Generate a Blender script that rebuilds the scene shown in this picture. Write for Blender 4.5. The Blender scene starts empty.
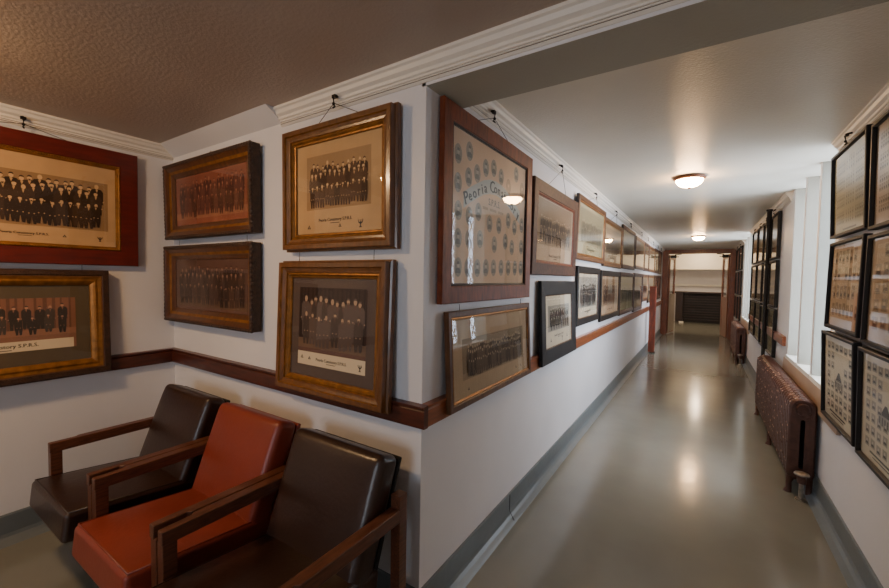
import bpy, math, random
from mathutils import Matrix, Vector
C = bpy.context.scene.collection
PI = math.pi
W, WC, ZC, ZCC, YEND, YBACK = 2.21, 1.70, 2.385, 2.415, 11.6, -4.6

# ------------------------------------------------------------------ materials
def srgb(r, g, b):
    f = lambda c: (c / 255 / 12.92) if c / 255 <= .04045 else ((c / 255 + .055) / 1.055) ** 2.4
    return (f(r), f(g), f(b), 1)
MATS = {}
def mat(name, col, rough=.6, metal=0., var=.0, scale=8., stretch=(1, 1, 1), bump=0., bscale=60., emit=0., spec=.5, col2=None, coat=0., thr=None):
    """Procedural principled material: noise-mixed base colour, optional noise bump."""
    if name in MATS: return MATS[name]
    m = bpy.data.materials.new(name); m.use_nodes = True
    nt = m.node_tree; N = nt.nodes; L = nt.links
    b = N['Principled BSDF']
    b.inputs['Roughness'].default_value = rough; b.inputs['Metallic'].default_value = metal
    b.inputs['Specular IOR Level'].default_value = spec; b.inputs['Coat Weight'].default_value = coat
    b.inputs['Coat Roughness'].default_value = .12
    c = srgb(*col)
    tc = N.new('ShaderNodeTexCoord'); mp = N.new('ShaderNodeMapping'); mp.inputs['Scale'].default_value = stretch
    L.new(tc.outputs['Object'], mp.inputs['Vector'])
    if var > 0 or col2:
        n = N.new('ShaderNodeTexNoise'); n.inputs['Scale'].default_value = scale; n.inputs['Detail'].default_value = 5
        L.new(mp.outputs[0], n.inputs['Vector'])
        mx = N.new('ShaderNodeValToRGB'); e = mx.color_ramp.elements
        e[0].position, e[1].position = thr or (.3, .7)
        lo = srgb(*col2) if col2 else tuple(x * (1 - var) for x in c[:3]) + (1,)
        hi = c if col2 else tuple(min(1, x * (1 + var)) for x in c[:3]) + (1,)
        e[0].color, e[1].color = lo, hi
        L.new(n.outputs[0], mx.inputs[0]); L.new(mx.outputs[0], b.inputs['Base Color'])
    else:
        b.inputs['Base Color'].default_value = c
    if bump > 0:
        n2 = N.new('ShaderNodeTexNoise'); n2.inputs['Scale'].default_value = bscale; n2.inputs['Detail'].default_value = 3
        L.new(mp.outputs[0], n2.inputs['Vector'])
        bp = N.new('ShaderNodeBump'); bp.inputs['Strength'].default_value = bump; bp.inputs['Distance'].default_value = .01
        L.new(n2.outputs[0], bp.inputs['Height']); L.new(bp.outputs[0], b.inputs['Normal'])
    if emit > 0:
        b.inputs['Emission Color'].default_value = c; b.inputs['Emission Strength'].default_value = emit
    MATS[name] = m
    return m
def glass_mat(name, tint=(1, 1, 1, 1), ior=1.45, rough=.0, gain=1.0):
    if name in MATS: return MATS[name]
    m = bpy.data.materials.new(name); m.use_nodes = True
    nt = m.node_tree; N = nt.nodes; L = nt.links; N.clear()
    o = N.new('ShaderNodeOutputMaterial'); mx = N.new('ShaderNodeMixShader'); t = N.new('ShaderNodeBsdfTransparent'); g = N.new('ShaderNodeBsdfGlossy')
    t.inputs[0].default_value = tint; g.inputs['Roughness'].default_value = rough
    geo = N.new('ShaderNodeNewGeometry'); dt = N.new('ShaderNodeVectorMath'); dt.operation = 'DOT_PRODUCT'
    L.new(geo.outputs['Normal'], dt.inputs[0]); L.new(geo.outputs['Incoming'], dt.inputs[1])
    def mth(op, a, b=None):
        n = N.new('ShaderNodeMath'); n.operation = op; n.use_clamp = op != 'ABSOLUTE'
        for i, q in enumerate((a, b)):
            if q is None: continue
            if isinstance(q, (int, float)): n.inputs[i].default_value = q
            else: L.new(q, n.inputs[i])
        return n.outputs[0]
    r0 = ((ior - 1) / (ior + 1)) ** 2                 # Schlick reflectance, the same from both sides of the pane
    c = mth('ABSOLUTE', dt.outputs['Value']); k = mth('POWER', mth('SUBTRACT', 1.0, c), 5.0)
    k = mth('MULTIPLY', mth('ADD', mth('MULTIPLY', k, 1 - r0), r0), gain)
    L.new(k, mx.inputs[0])
    L.new(t.outputs[0], mx.inputs[1]); L.new(g.outputs[0], mx.inputs[2]); L.new(mx.outputs[0], o.inputs[0])
    MATS[name] = m
    return m

WALL = mat('wall_paint', (222, 221, 224), .45, var=.03, scale=2.5, bump=.05, bscale=40)
CEIL_A = mat('ceiling_paint_dimmed', (180, 164, 150), .42, var=.03, scale=3, bump=.22, bscale=70)  # same off-white paint as the corridor ceiling, darkened for the dim alcove
CEIL_C = mat('corridor_ceiling_paint', (236, 229, 214), .36, var=.03, scale=3, bump=.28, bscale=75)
BEAM = mat('beam_paint', (174, 169, 153), .5, var=.03, scale=3, bump=.25, bscale=75)
CROWN = mat('crown_paint', (232, 226, 216), .45)
FLOOR = mat('floor_paint', (122, 122, 113), .15, var=.10, scale=1.6, bump=.10, bscale=7., spec=.6)
BASE = mat('baseboard_paint', (104, 112, 116), .3, var=.08, scale=4, bump=.08, bscale=18)
RAIL = mat('rail_wood', (78, 34, 20), .4, var=.35, scale=9, stretch=(1, 1, 6), coat=.3)
RAILX = mat('rail_wood_warm', (132, 72, 38), .35, var=.3, scale=9, stretch=(1, 1, 6), coat=.3)
DOORW = mat('door_wood', (122, 66, 38), .35, var=.3, scale=7, stretch=(6, 6, 1), coat=.2)
POSTW = mat('post_wood', (132, 58, 33), .35, var=.3, scale=7, stretch=(6, 6, 1), coat=.2)
MAHOG = mat('mahogany', (92, 24, 14), .35, var=.3, scale=8, stretch=(1, 1, 4), coat=.25)
OAK = mat('brown_oak', (114, 54, 28), .5, var=.35, scale=14, stretch=(4, 1, 1), bump=.06, bscale=70, spec=.3)
WALN = mat('walnut', (74, 48, 36), .55, var=.3, scale=12, stretch=(3, 1, 3), spec=.25)
BRNF = mat('brown_frame', (88, 56, 32), .45, var=.3, scale=14, stretch=(3, 1, 1), spec=.35)
BRNG = mat('golden_brown_frame', (106, 66, 30), .3, var=.3, scale=14, stretch=(3, 1, 1), coat=.3)
ORNB = mat('ornate_brown', (82, 48, 24), .35, var=.35, scale=14, stretch=(3, 1, 1), coat=.2)
DKBR = mat('dark_ornate', (58, 36, 22), .45, var=.45, scale=40, bump=.5, bscale=120)
BLKF = mat('black_frame', (30, 27, 27), .5, var=.2, scale=10, spec=.25)
BLKB = mat('black_brown_frame', (40, 28, 22), .45, var=.3, scale=12)
GILT = mat('gilt', (176, 126, 58), .32, metal=.75, var=.25, scale=30)
GILTD = mat('old_gilt', (138, 92, 38), .4, metal=.5, var=.35, scale=25)
IRON = mat('iron', (38, 33, 30), .5, metal=.5)
WIRE = mat('wire', (70, 64, 58), .5, metal=.6)
RAD = mat('radiator_bronze', (84, 52, 40), .42, metal=.3, var=.25, scale=22, bump=.5, bscale=55)
FLECK = mat('radiator_fleck', (200, 164, 142), .3, metal=.4)  # pale flecks scattered over the ornament
VALVE = mat('valve_metal', (150, 138, 124), .4, metal=.6, var=.3, scale=30)
LBRN = mat('brown_leather', (47, 28, 20), .33, var=.15, scale=5, bump=.10, bscale=55, spec=.6)
LRED = mat('rust_leather', (128, 52, 36), .38, var=.10, scale=5, bump=.10, bscale=55)
DOME3 = mat('lamp_glass_pale', (255, 224, 186), .3, emit=210)
CHW = mat('chair_wood', (88, 50, 32), .4, var=.45, scale=10, stretch=(14, 1.5, 14), coat=.15)
DARK = mat('dark_cloth', (22, 20, 20), .8)
TAN = mat('apron_paint', (168, 144, 122), .35, var=.1, scale=4)
SILL = mat('sill_paint', (228, 226, 216), .4, var=.03, scale=3)
REVEAL_DIM = mat('reveal_dimmed', (150, 147, 136), .5, var=.03, scale=3)  # darker tone put on the reveals to hold down their brightness
LEAD = mat('lead', (60, 60, 58), .5, metal=.3)
LAMPB = mat('bronze_fixture', (96, 58, 36), .35, metal=.5)
DOME = mat('lamp_glass', (255, 200, 138), .3, emit=150)
DOME2 = mat('lamp_glass_bright', (255, 206, 150), .3, emit=200)
BLKW = mat('blackened_wood', (40, 26, 21), .35, var=.3, scale=8)
BLACK = mat('soot_black', (14, 13, 13), .6)
PGLASS = glass_mat('picture_glass', ior=1.5, gain=1.0)
WGLASS = glass_mat('window_glass', tint=(.95, .97, 1, 1))

# ------------------------------------------------------------------ mesh helpers
class MB:
    def __init__(s): s.v = []; s.f = []; s.m = []; s.mats = []; s.smooth = []
    def mi(s, m):
        if m not in s.mats: s.mats.append(m)
        return s.mats.index(m)
    def add(s, vs, fs, m, smooth=False):
        o = len(s.v); i = s.mi(m); s.v += [tuple(x) for x in vs]
        for f in fs: s.f.append([k + o for k in f]); s.m.append(i); s.smooth.append(smooth)
    def box(s, a, b, m, mx=None):
        x0, y0, z0 = a; x1, y1, z1 = b
        vs = [(x0,y0,z0),(x1,y0,z0),(x1,y1,z0),(x0,y1,z0),(x0,y0,z1),(x1,y0,z1),(x1,y1,z1),(x0,y1,z1)]
        if mx is not None: vs = [mx @ Vector(v) for v in vs]
        s.add(vs, [(0,3,2,1),(4,5,6,7),(0,1,5,4),(1,2,6,5),(2,3,7,6),(3,0,4,7)], m)
    def sweep(s, prof, p0, p1, out, m, close=True, ms=None):
        """Extrude profile [(d, z)] from p0 to p1 (xy), d along the xy direction 'out'."""
        n = len(prof); vs = []
        for (px, py) in (p0, p1):
            for d, z in prof: vs.append((px + out[0] * d, py + out[1] * d, z))
        for i in range(n - (0 if close else 1)):
            j = (i + 1) % n
            s.add([vs[i], vs[j], vs[n + j], vs[n + i]], [(0, 1, 2, 3)], ms[i] if ms else m)
        if close: s.add(vs, [list(range(n))[::-1], list(range(n, 2 * n))], m)
    def prism(s, poly, axis, a, b, m):
        """poly [(p,q)] extruded along an axis from a to b."""
        def mk(p, q, t): return {0: (t, p, q), 1: (p, t, q), 2: (p, q, t)}[axis]
        n = len(poly); vs = [mk(p, q, a) for p, q in poly] + [mk(p, q, b) for p, q in poly]
        s.add(vs, [list(range(n))[::-1], list(range(n, 2 * n))] + [(i, (i + 1) % n, n + (i + 1) % n, n + i) for i in range(n)], m)
    def tube(s, pts, r, m, n=8, cap=True):
        pts = [Vector(p) for p in pts]; rr = r if isinstance(r, (list, tuple)) else [r] * len(pts); vs = []
        for i, p in enumerate(pts):
            t = (pts[min(i + 1, len(pts) - 1)] - pts[max(i - 1, 0)]).normalized()
            u = t.cross(Vector((0, 0, 1)))
            if u.length < .05: u = t.cross(Vector((1, 0, 0)))
            u.normalize(); w = t.cross(u)
            for k in range(n):
                a = 2 * PI * k / n; vs.append(p + (u * math.cos(a) + w * math.sin(a)) * rr[i])
        fs = [(i*n+k, i*n+(k+1)%n, (i+1)*n+(k+1)%n, (i+1)*n+k) for i in range(len(pts)-1) for k in range(n)]
        s.add(vs, fs, m, True)
        if cap: s.add(vs[:n], [list(range(n))], m); s.add(vs[-n:], [list(range(n))[::-1]], m)
    def lathe(s, prof, c, m, n=24, smooth=True):
        vs = []
        for r, z in prof:
            for k in range(n): a = 2*PI*k/n; vs.append((c[0]+r*math.cos(a), c[1]+r*math.sin(a), c[2]+z))
        s.add(vs, [(i*n+k, i*n+(k+1)%n, (i+1)*n+(k+1)%n, (i+1)*n+k) for i in range(len(prof)-1) for k in range(n)], m, smooth)
    def ball(s, c, r, m, n=6, k=4, sc=(1, 1, 1)):
        vs = []; 
        for i in range(k + 1):
            t = PI * i / k
            for j in range(n): a = 2*PI*j/n; vs.append((c[0]+sc[0]*r*math.sin(t)*math.cos(a), c[1]+sc[1]*r*math.sin(t)*math.sin(a), c[2]+sc[2]*r*math.cos(t)))
        s.add(vs, [(i*n+j, i*n+(j+1)%n, (i+1)*n+(j+1)%n, (i+1)*n+j) for i in range(k) for j in range(n)], m, True)
    def flat(s, pts, y, m):                         # polygon in a picture's own plane (x right, z up), facing -y
        s.add([(p[0], y, p[1]) for p in pts], [list(range(len(pts)))], m)
    def rect(s, x0, z0, x1, z1, y, m): s.flat([(x0, z0), (x1, z0), (x1, z1), (x0, z1)], y, m)
    def oval(s, cx, cz, rx, rz, y, m, n=14): s.flat([(cx+rx*math.cos(2*PI*k/n), cz+rz*math.sin(2*PI*k/n)) for k in range(n)], y, m)
    def build(s, name, parent=None, loc=None, bevel=0, seg=2, subsurf=0):
        me = bpy.data.meshes.new(name); me.from_pydata(s.v, [], s.f)
        for m in s.mats: me.materials.append(m)
        for i, p in enumerate(me.polygons): p.material_index = s.m[i]; p.use_smooth = s.smooth[i]
        me.update()
        o = bpy.data.objects.new(name, me); C.objects.link(o)
        if parent: o.parent = parent
        if loc: o.location = loc
        if bevel:
            b = o.modifiers.new('bevel', 'BEVEL'); b.width = bevel; b.segments = seg; b.limit_method = 'ANGLE'; b.angle_limit = .6
            for p in me.polygons: p.use_smooth = True
            w = o.modifiers.new('wn', 'WEIGHTED_NORMAL')
        return o
def empty(name, loc, rot=(0, 0, 0), label=None, cat=None, group=None):
    o = bpy.data.objects.new(name, None); C.objects.link(o); o.location = loc; o.rotation_euler = rot; o.empty_display_size = .05
    if label: tag(o, label, cat, group)
    return o
def tag(o, label, cat, group=None):
    o['label'] = label; o['category'] = cat
    if group: o['group'] = group
    return o
def struct(o): o['kind'] = 'structure'; return o
def text_mesh(txt, size, space=1.0):
    cu = bpy.data.curves.new('lettering', 'FONT'); cu.body = txt; cu.size = size; cu.align_x = 'CENTER'; cu.align_y = 'CENTER'; cu.space_character = space
    cu.resolution_u = 2
    o = bpy.data.objects.new('lettering', cu); C.objects.link(o)
    bpy.context.view_layer.update()
    me = bpy.data.meshes.new_from_object(o.evaluated_get(bpy.context.evaluated_depsgraph_get()))
    vs = [tuple(v.co) for v in me.vertices]; fs = [list(p.vertices) for p in me.polygons]
    bpy.data.objects.remove(o); bpy.data.meshes.remove(me); bpy.data.curves.remove(cu)
    return vs, fs
TX = {}
def put_text(mb, txt, cx, cz, y, size, m, ang=0, sx=1.0, shear=0):
    if txt not in TX: TX[txt] = text_mesh(txt, 1.0)
    vs, fs = TX[txt]; ca, sa = math.cos(ang), math.sin(ang); out = []
    for v in vs:
        a, b = v[0] * size * sx + v[1] * size * shear, v[1] * size
        out.append((cx + a * ca - b * sa, y, cz + a * sa + b * ca))
    mb.add(out, fs, m)

# ------------------------------------------------------------------ the setting
mb = MB(); mb.box((-W - .1, YBACK - .1, -.1), (5., 17.2, 0), FLOOR); struct(mb.build('floor'))
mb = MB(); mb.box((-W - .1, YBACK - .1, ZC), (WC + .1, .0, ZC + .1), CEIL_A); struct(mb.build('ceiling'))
mb = MB(); mb.box((-.1, .26, ZCC), (WC + .7, YEND + .1, ZCC + .1), CEIL_C); struct(mb.build('ceiling_corridor'))
mb = MB(); mb.box((-.02, 0, 2.285), (WC, .265, ZCC + .1), BEAM); mb.box((0, -.002, 2.285), (WC, 0, ZC), WALL); struct(mb.build('ceiling_beam'))
mb = MB(); mb.box((-W - .1, YBACK, 0), (-W, .1, ZC), WALL); struct(mb.build('wall_left'))
mb = MB(); mb.box((-W, 0, 0), (-.1, .1, ZC), WALL); struct(mb.build('wall_alcove'))
mb = MB(); mb.box((-.1, 0, 0), (0, YEND, ZCC), WALL); struct(mb.build('wall_corridor'))
# right wall with two window bays of three tall deep lights each
BAYS = [([2.26, 2.72], [2.77, 3.23], [3.28, 3.75]), ([7.63, 8.09], [8.14, 8.60], [8.65, 9.1])]
ZS, ZT, DEPTH = .80, ZCC, .18
mb = MB()
ys = [YBACK] + [y for bay in BAYS for o in bay for y in o] + [YEND]
for i in range(0, len(ys), 2): mb.box((WC, ys[i], 0), (WC + .186, ys[i + 1], ZCC), WALL)
for bay in BAYS:
    for a, b in bay: mb.box((WC, a, 0), (WC + .186, b, ZS), WALL)
struct(mb.build('wall_right'))
# wall behind the photographer, with an added opening for the rear fill light
mb = MB(); yb = YBACK
mb.box((-W, yb - .1, 0), (-.4, yb, ZC), WALL); mb.box((1.3, yb - .1, 0), (WC, yb, ZC), WALL)
mb.box((-.4, yb - .1, 0), (1.3, yb, .8), WALL); mb.box((-.4, yb - .1, 2.2), (1.3, yb, ZC), WALL); struct(mb.build('wall_back'))
def lattice(u0, u1, z0, z1, place, r=.0075, du=.15, dz=.24):
    m = MB()
    n = max(2, round((u1 - u0) / du)); k = max(2, round((z1 - z0) / dz)); a = (u1 - u0) / n; b = (z1 - z0) / k
    for i in range(-k, n + k):
        for s in (1, -1):                            # diagonal cames
            pts = []
            for t in range(0, k + 1):
                j = i + s * t if s == 1 else i + k - t
                if 0 <= j <= n: pts.append((u0 + j * a, z0 + t * b))
            if len(pts) > 1: m.tube([place(*pts[0]), place(*pts[-1])], r, LEAD, 5)
    return m
wn = 0
for bay in BAYS:
    wn += 1
    root = empty('window_%d' % wn, (WC + DEPTH, bay[0][0], ZS)); struct(root)
    inv = Matrix.Translation(root.location).inverted()
    for a, b in bay:
        m = MB(); x = WC + DEPTH
        for q in ((a, a + .012, ZS, ZT), (b - .012, b, ZS, ZT), (a + .012, b - .012, ZS, ZS + .03), (a + .012, b - .012, ZT - .04, ZT)):
            m.box((x - .012, q[0], q[2]), (x + .006, q[1], q[3]), SILL)
        o = m.build('sash', root); o.matrix_parent_inverse = inv
        m = MB(); m.box((x - .003, a + .012, ZS + .03), (x + .003, b - .012, ZT - .04), WGLASS); o = m.build('pane', root); o.matrix_parent_inverse = inv
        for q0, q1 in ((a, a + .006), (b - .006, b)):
            m = MB(); m.box((WC + .002, q0, ZS + .004), (x - .013, q1, ZT - .001), REVEAL_DIM); o = m.build('jamb', root); o.matrix_parent_inverse = inv  # added liner boards, coloured darker so the bright reveals look dimmer
        o = lattice(a + .012, b - .012, ZS + .03, ZT - .04, lambda u, z: (x - .006, u, z)).build('lead_lattice', root); o.matrix_parent_inverse = inv
        m = MB(); m.box((WC - .012, a - .02, ZS - .03), (x - .02, b + .02, ZS + .004), SILL); o = m.build('sill', root); o.matrix_parent_inverse = inv
root = empty('window_3', (.45, YBACK, .8)); struct(root); inv = Matrix.Translation(root.location).inverted()  # window made up to carry the fill light behind the camera
m = MB()
for q in ((-.4, -.35, .8, 2.2), (1.25, 1.3, .8, 2.2), (-.4, 1.3, .8, .86), (-.4, 1.3, 2.14, 2.2), (.42, .48, .8, 2.2)): m.box((q[0], YBACK - .06, q[2]), (q[1], YBACK - .02, q[3]), SILL)
o = m.build('sash', root); o.matrix_parent_inverse = inv
m = MB(); m.box((-.35, YBACK - .045, .86), (1.25, YBACK - .04, 2.14), WGLASS); o = m.build('pane', root); o.matrix_parent_inverse = inv
o = lattice(-.35, 1.25, .86, 2.14, lambda u, z: (u, YBACK - .035, z)).build('lead_lattice', root); o.matrix_parent_inverse = inv
# warm wooden apron below each bay
for i, (a, b) in enumerate(((1.9, 3.85), (7.4, 9.15))):
    m = MB(); m.prism([(WC, .60), (WC, .77), (WC - .014, .77), (WC - .022, .60)], 1, a, b, TAN); struct(m.build('trim_%d' % (i + 1), bevel=.004))

# crown moulding with two picture-rail grooves
CP = [(0, ZC), (.055, ZC), (.055, ZC - .012), (.046, ZC - .018), (.040, ZC - .034), (.026, ZC - .044), (.024, ZC - .056), (.016, ZC - .060), (.016, ZC - .068), (.012, ZC - .0685), (.012, ZC - .071), (.016, ZC - .0715), (.016, ZC - .076), (.012, ZC - .0765), (.012, ZC - .079), (.014, ZC - .080), (.006, ZC - .088), (0, ZC - .088)]
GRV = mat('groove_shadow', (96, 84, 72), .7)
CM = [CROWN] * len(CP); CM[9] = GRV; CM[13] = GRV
def crown(name, p0, p1, out, dz=0):
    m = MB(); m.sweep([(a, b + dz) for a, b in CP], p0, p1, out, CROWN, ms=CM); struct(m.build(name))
crown('trim_crown_left', (-W, YBACK), (-W, 0), (1, 0))
crown('trim_crown_alcove', (-.95, 0), (WC, 0), (0, -1))
crown('trim_crown_corridor', (0, .265), (0, YEND), (1, 0), ZCC - ZC)
crown('trim_crown_right_entry', (WC, YBACK), (WC, 0), (-1, 0))
crown('trim_crown_right_near', (WC, .265), (WC, 2.2), (-1, 0), ZCC - ZC)
crown('trim_crown_right_middle', (WC, 3.9), (WC, 7.55), (-1, 0), ZCC - ZC)
crown('trim_crown_right_far', (WC, 9.15), (WC, YEND), (-1, 0), ZCC - ZC)
m = MB(); m.prism([(0, ZC), (-.125, ZC), (0, ZC - .03)], 0, -W, -.95, CEIL_A)
m.v = [(v[0], v[1], v[2]) for v in m.v]
m = MB()
m.add([(-W, 0, ZC), (-W, -.10, ZC), (-W, 0, 2.318), (-.95, 0, ZC), (-.95, -.10, ZC), (-.95, 0, 2.318)], [(0, 1, 2), (3, 5, 4), (1, 4, 5, 2), (0, 2, 5, 3), (0, 3, 4, 1)], WALL)
struct(m.build('trim_slanted_soffit'))
# chair rail
RP = [(0, .872), (.028, .872), (.030, .880), (.030, .945), (.024, .952), (.034, .956), (.034, .966), (.0, .968)]
def rail(name, p0, p1, out, mm=RAIL):
    m = MB(); m.sweep(RP, p0, p1, out, mm); struct(m.build(name))
rail('trim_chair_rail_left', (-W, YBACK), (-W, 0), (1, 0))
rail('trim_chair_rail_alcove', (-W, 0), (.034, 0), (0, -1))
rail('trim_chair_rail_corridor', (0, -.0), (0, YEND - .12), (1, 0), RAILX)
rail('trim_chair_rail_right', (WC, 3.86), (WC, 7.4), (-1, 0), RAILX)
# coved grey baseboards
BP = [(0, 0), (.062, 0), (.052, .008), (.034, .020), (.020, .034), (.013, .052), (.012, .150), (.008, .158), (0, .158)]
def base(name, p0, p1, out):
    m = MB(); m.sweep(BP, p0, p1, out, BASE); return struct(m.build(name))
base('baseboard_left', (-W, YBACK), (-W, 0), (1, 0)); base('baseboard_alcove', (-W, 0), (.012, 0), (0, -1))
bc = base('baseboard_corridor', (0, 0), (0, YEND - .12), (1, 0)); base('baseboard_right', (WC, YBACK), (WC, YEND - .12), (-1, 0))
m = MB(); m.box((.0125, .93, .012), (.0145, .936, .155), BLACK); m.add([(.0145, .93, .05), (.05, .915, .009), (.052, .925, .009), (.0145, .936, .05)], [(0, 1, 2, 3)], BLACK)
m.build('seam', bc)

# ------------------------------------------------------------------ far doorway and the room beyond
m = MB(); x0, x1 = .17, 1.58
m.box((-.1, YEND, 0), (0, YEND + .12, ZCC), WALL); m.box((WC, YEND, 0), (WC + .36, YEND + .12, ZCC), WALL)
m.box((-.1, YEND + .02, 2.34), (WC, YEND + .12, ZCC), WALL); m.box((0, YEND + .02, 0), (.03, YEND + .12, 2.3), WALL); m.box((WC - .03, YEND + .02, 0), (WC, YEND + .12, 2.3), WALL)
struct(m.build('wall_end'))
fr = empty('trim_door_casing', (0, YEND, 0)); struct(fr)
for n, a, b in (('jamb', (.005, -.03, 0), (.15, .12, 2.40)), ('jamb', (1.57, -.03, 0), (WC - .005, .12, 2.40)), ('head', (.15, -.03, 2.285), (1.57, .12, 2.40))):
    m = MB(); m.box(a, b, DOORW); m.build(n, fr, bevel=.006)
for s, hx in ((1, .155), (-1, 1.565)):
    d = empty('door_%d' % (1 if s == 1 else 2), (hx, YEND + .125, 0), (0, 0, s * (PI / 2 - .17))); struct(d)
    m = MB(); wd = .68 * s; lo, hi = sorted((0, wd))
    t = .04
    for a, b in ((0, .11), (.57, .68)):
        a, b = sorted((a * s, b * s)); m.box((a, -t/2, .02), (b, t/2, 2.265), DOORW)
    a, b = sorted((.11 * s, .57 * s))
    for z0, z1 in ((.02, .25), (.98, 1.1), (2.145, 2.265)): m.box((a, -t/2, z0), (b, t/2, z1), DOORW)
    m.build('stiles', d, bevel=.003)
    m = MB(); m.box((a, -.006, 1.1), (b, .006, 2.145), WGLASS); m.build('pane', d)
    m = MB(); m.box((a, -.012, .25), (b, .012, .98), DOORW); m.build('panel', d)
    m = MB(); a, b = sorted((.03 * s, .65 * s))
    yk = -s * (t / 2 + .003) 
    m.box((a, min(yk, yk * .8), .06), (b, max(yk, yk * .8), 1.15), mat('kick_plate', (150, 138, 122), .3, metal=.3, var=.1, scale=6)); m.build('kick_plate', d)
for s_ in (1, -1):
    q = lambda v: .865 + s_ * (v - .865)
    m = MB(); a, b = sorted((q(.20), q(.34))); m.box((a, -.075, 2.165), (b, .0, 2.245), BLACK); a, b = sorted((q(.155), q(.40))); m.box((a, -.06, 2.19), (b, -.02, 2.21), BLACK)
    m.tube([(q(.30), -.05, 2.255), (q(.46), -.05, 2.27)], .012, BLACK); m.build('door_closer', fr, bevel=.004)
# room beyond
m = MB(); m.box((-1.2, 16.3, 0), (3.4, 16.4, 2.75), WALL); struct(m.build('wall_far'))
m = MB(); m.box((-1.3, YEND + .12, 0), (-1.2, 16.4, 2.75), WALL); struct(m.build('wall_far_left'))
m = MB(); m.box((3.4, YEND + .12, 0), (3.5, 16.4, 2.75), WALL); struct(m.build('wall_far_right'))
m = MB(); m.box((-1.3, YEND + .02, 2.70), (3.5, 16.4, 2.80), CEIL_C); struct(m.build('ceiling_far'))
m = MB(); m.box((-1.2, YEND + .02, 0), (-.1, YEND + .12, 2.70), WALL); m.box((WC + .36, YEND + .02, 0), (3.4, YEND + .12, 2.70), WALL); m.box((-.1, YEND + .1, ZCC), (WC + .36, YEND + .12, 2.70), WALL); struct(m.build('wall_far_front'))
m = MB(); m.box((-1.2, 15.3, 1.95), (3.4, 16.3, 2.70), CEIL_C); struct(m.build('ceiling_far_soffit'))
m = MB(); m.box((-1.2, 16.0, 1.36), (3.4, 16.3, 1.42), SILL); m.box((-1.2, 16.12, 1.15), (3.4, 16.3, 1.36), WALL); struct(m.build('trim_ledge'))
hp = empty('fireplace', (.99, 16.0, 0), label='dark wooden hearth front with black slatted opening in the room past the doors', cat='fireplace')
for n, a, b, mm in (('surround', (-.84, -.03, 0), (-.60, .29, 1.08), BLKW), ('surround', (.60, -.03, 0), (.84, .29, 1.08), BLKW), ('mantel', (-.88, -.08, 1.08), (.88, .29, 1.145), BLKW), ('firebox', (-.60, .10, 0), (.60, .29, 1.08), BLACK)):
    m = MB(); m.box(a, b, mm)
    if n == 'surround':
        q = (a[0] + b[0]) / 2; m.box((q - .07, -.045, .12), (q + .07, -.03, .98), BLKW)
    m.build(n, hp, bevel=.006)
m = MB()
for k in range(10): m.box((-.59, .06, .1 + k * .095), (.59, .08, .135 + k * .095), BLKW)
m.build('grille', hp)
m = MB(); m.box((-.07, -.05, 0), (.07, .05, .04), SILL); m.box((-.075, -.055, .04), (.075, .055, .05), SILL); o = m.build('white_box', loc=(.36, 15.75, 0)); tag(o, 'small white box on the floor before the dark hearth', 'box')
m = MB(); m.tube([(0, 0, 0), (0, 0, .13)], [.07, .05], RAILX, 12); m.tube([(0, 0, .13), (0, 0, .16)], [.02, .02], RAILX, 8); o = m.build('wooden_bollard', loc=(1.62, 15.7, 0)); tag(o, 'low brown wooden stump on floor by the dark hearth', 'stump')
# wooden half-height post on the corridor wall
pr = empty('wooden_post', (.02, 8.05, 0), label='red-brown half-height wooden post standing against the left corridor wall', cat='post')
m = MB(); m.box((.036, -.06, .02), (.155, .06, 1.37), POSTW); m.build('shaft', pr, bevel=.005)
m = MB(); m.box((.03, -.07, 1.37), (.165, .07, 1.40), POSTW); m.build('cap', pr, bevel=.006)
m = MB(); m.box((.064, -.068, 0), (.163, .068, .02), DARK); m.build('foot', pr)
# riser pipe by the first radiator's far end
pp = empty('riser_pipe', (1.622, 4.80, 0), label='dark vertical pipe from floor to ceiling past the near radiator', cat='pipe')
m = MB(); m.tube([(0, 0, 0), (0, 0, ZC - .02)], .019, BLKF, 12); m.build('shaft', pp)
m = MB(); m.tube([(0, 0, ZC - .22), (0, 0, ZC - .02)], .025, BLKF, 12); m.tube([(0, 0, ZC - .02), (0, 0, ZC - .001)], .034, BLKF, 14); m.build('collar', pp)

# ------------------------------------------------------------------ ceiling lamps
def lamp(x, y, label, zc=ZCC, dome=None):
    r = empty('ceiling_lamp', (x, y, zc), label=label, cat='ceiling lamp', group='bronze flush ceiling lamps')
    q = .76; sc_ = lambda p: [(a * q, b * q) for a, b in p]
    m = MB(); m.lathe(sc_([(0, 0), (.15, 0), (.165, -.008), (.168, -.018), (.155, -.03), (.145, -.036), (.138, -.04)]), (0, 0, 0), LAMPB, 32); m.build('rim', r)
    m = MB(); m.lathe(sc_([(.139, -.036), (.132, -.06), (.115, -.085), (.085, -.105), (.045, -.117), (.0, -.12)]), (0, 0, 0), dome or DOME, 32); m.build('shade', r)
    m = MB(); m.lathe(sc_([(.014, -.118), (.016, -.126), (.01, -.135), (0, -.138)]), (0, 0, 0), LAMPB, 12); m.build('finial', r)
lamp(.85, 2.74, 'lit bronze-rimmed dome lamp on the ceiling above the near radiator')
lamp(.88, 8.0, 'lit bronze-rimmed dome lamp on the ceiling close to the end doors')
lamp(-1.35, -1.45, 'lit bronze-rimmed dome lamp on the ceiling above the armchairs', zc=ZC, dome=DOME2)
lamp(.92, 14.5, 'lit bronze-rimmed dome lamp on the higher ceiling of the room past the doors', zc=2.70, dome=DOME3)
lamp(-.5, 12.9, 'added unseen dome lamp brightening the far room, behind the left end door', zc=2.70, dome=DOME3)  # added out of view to brighten the room past the doors
lamp(2.6, 12.9, 'added unseen dome lamp brightening the far room, behind the right end door', zc=2.70, dome=DOME3)  # second added lamp, also there only to lighten that room

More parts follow.
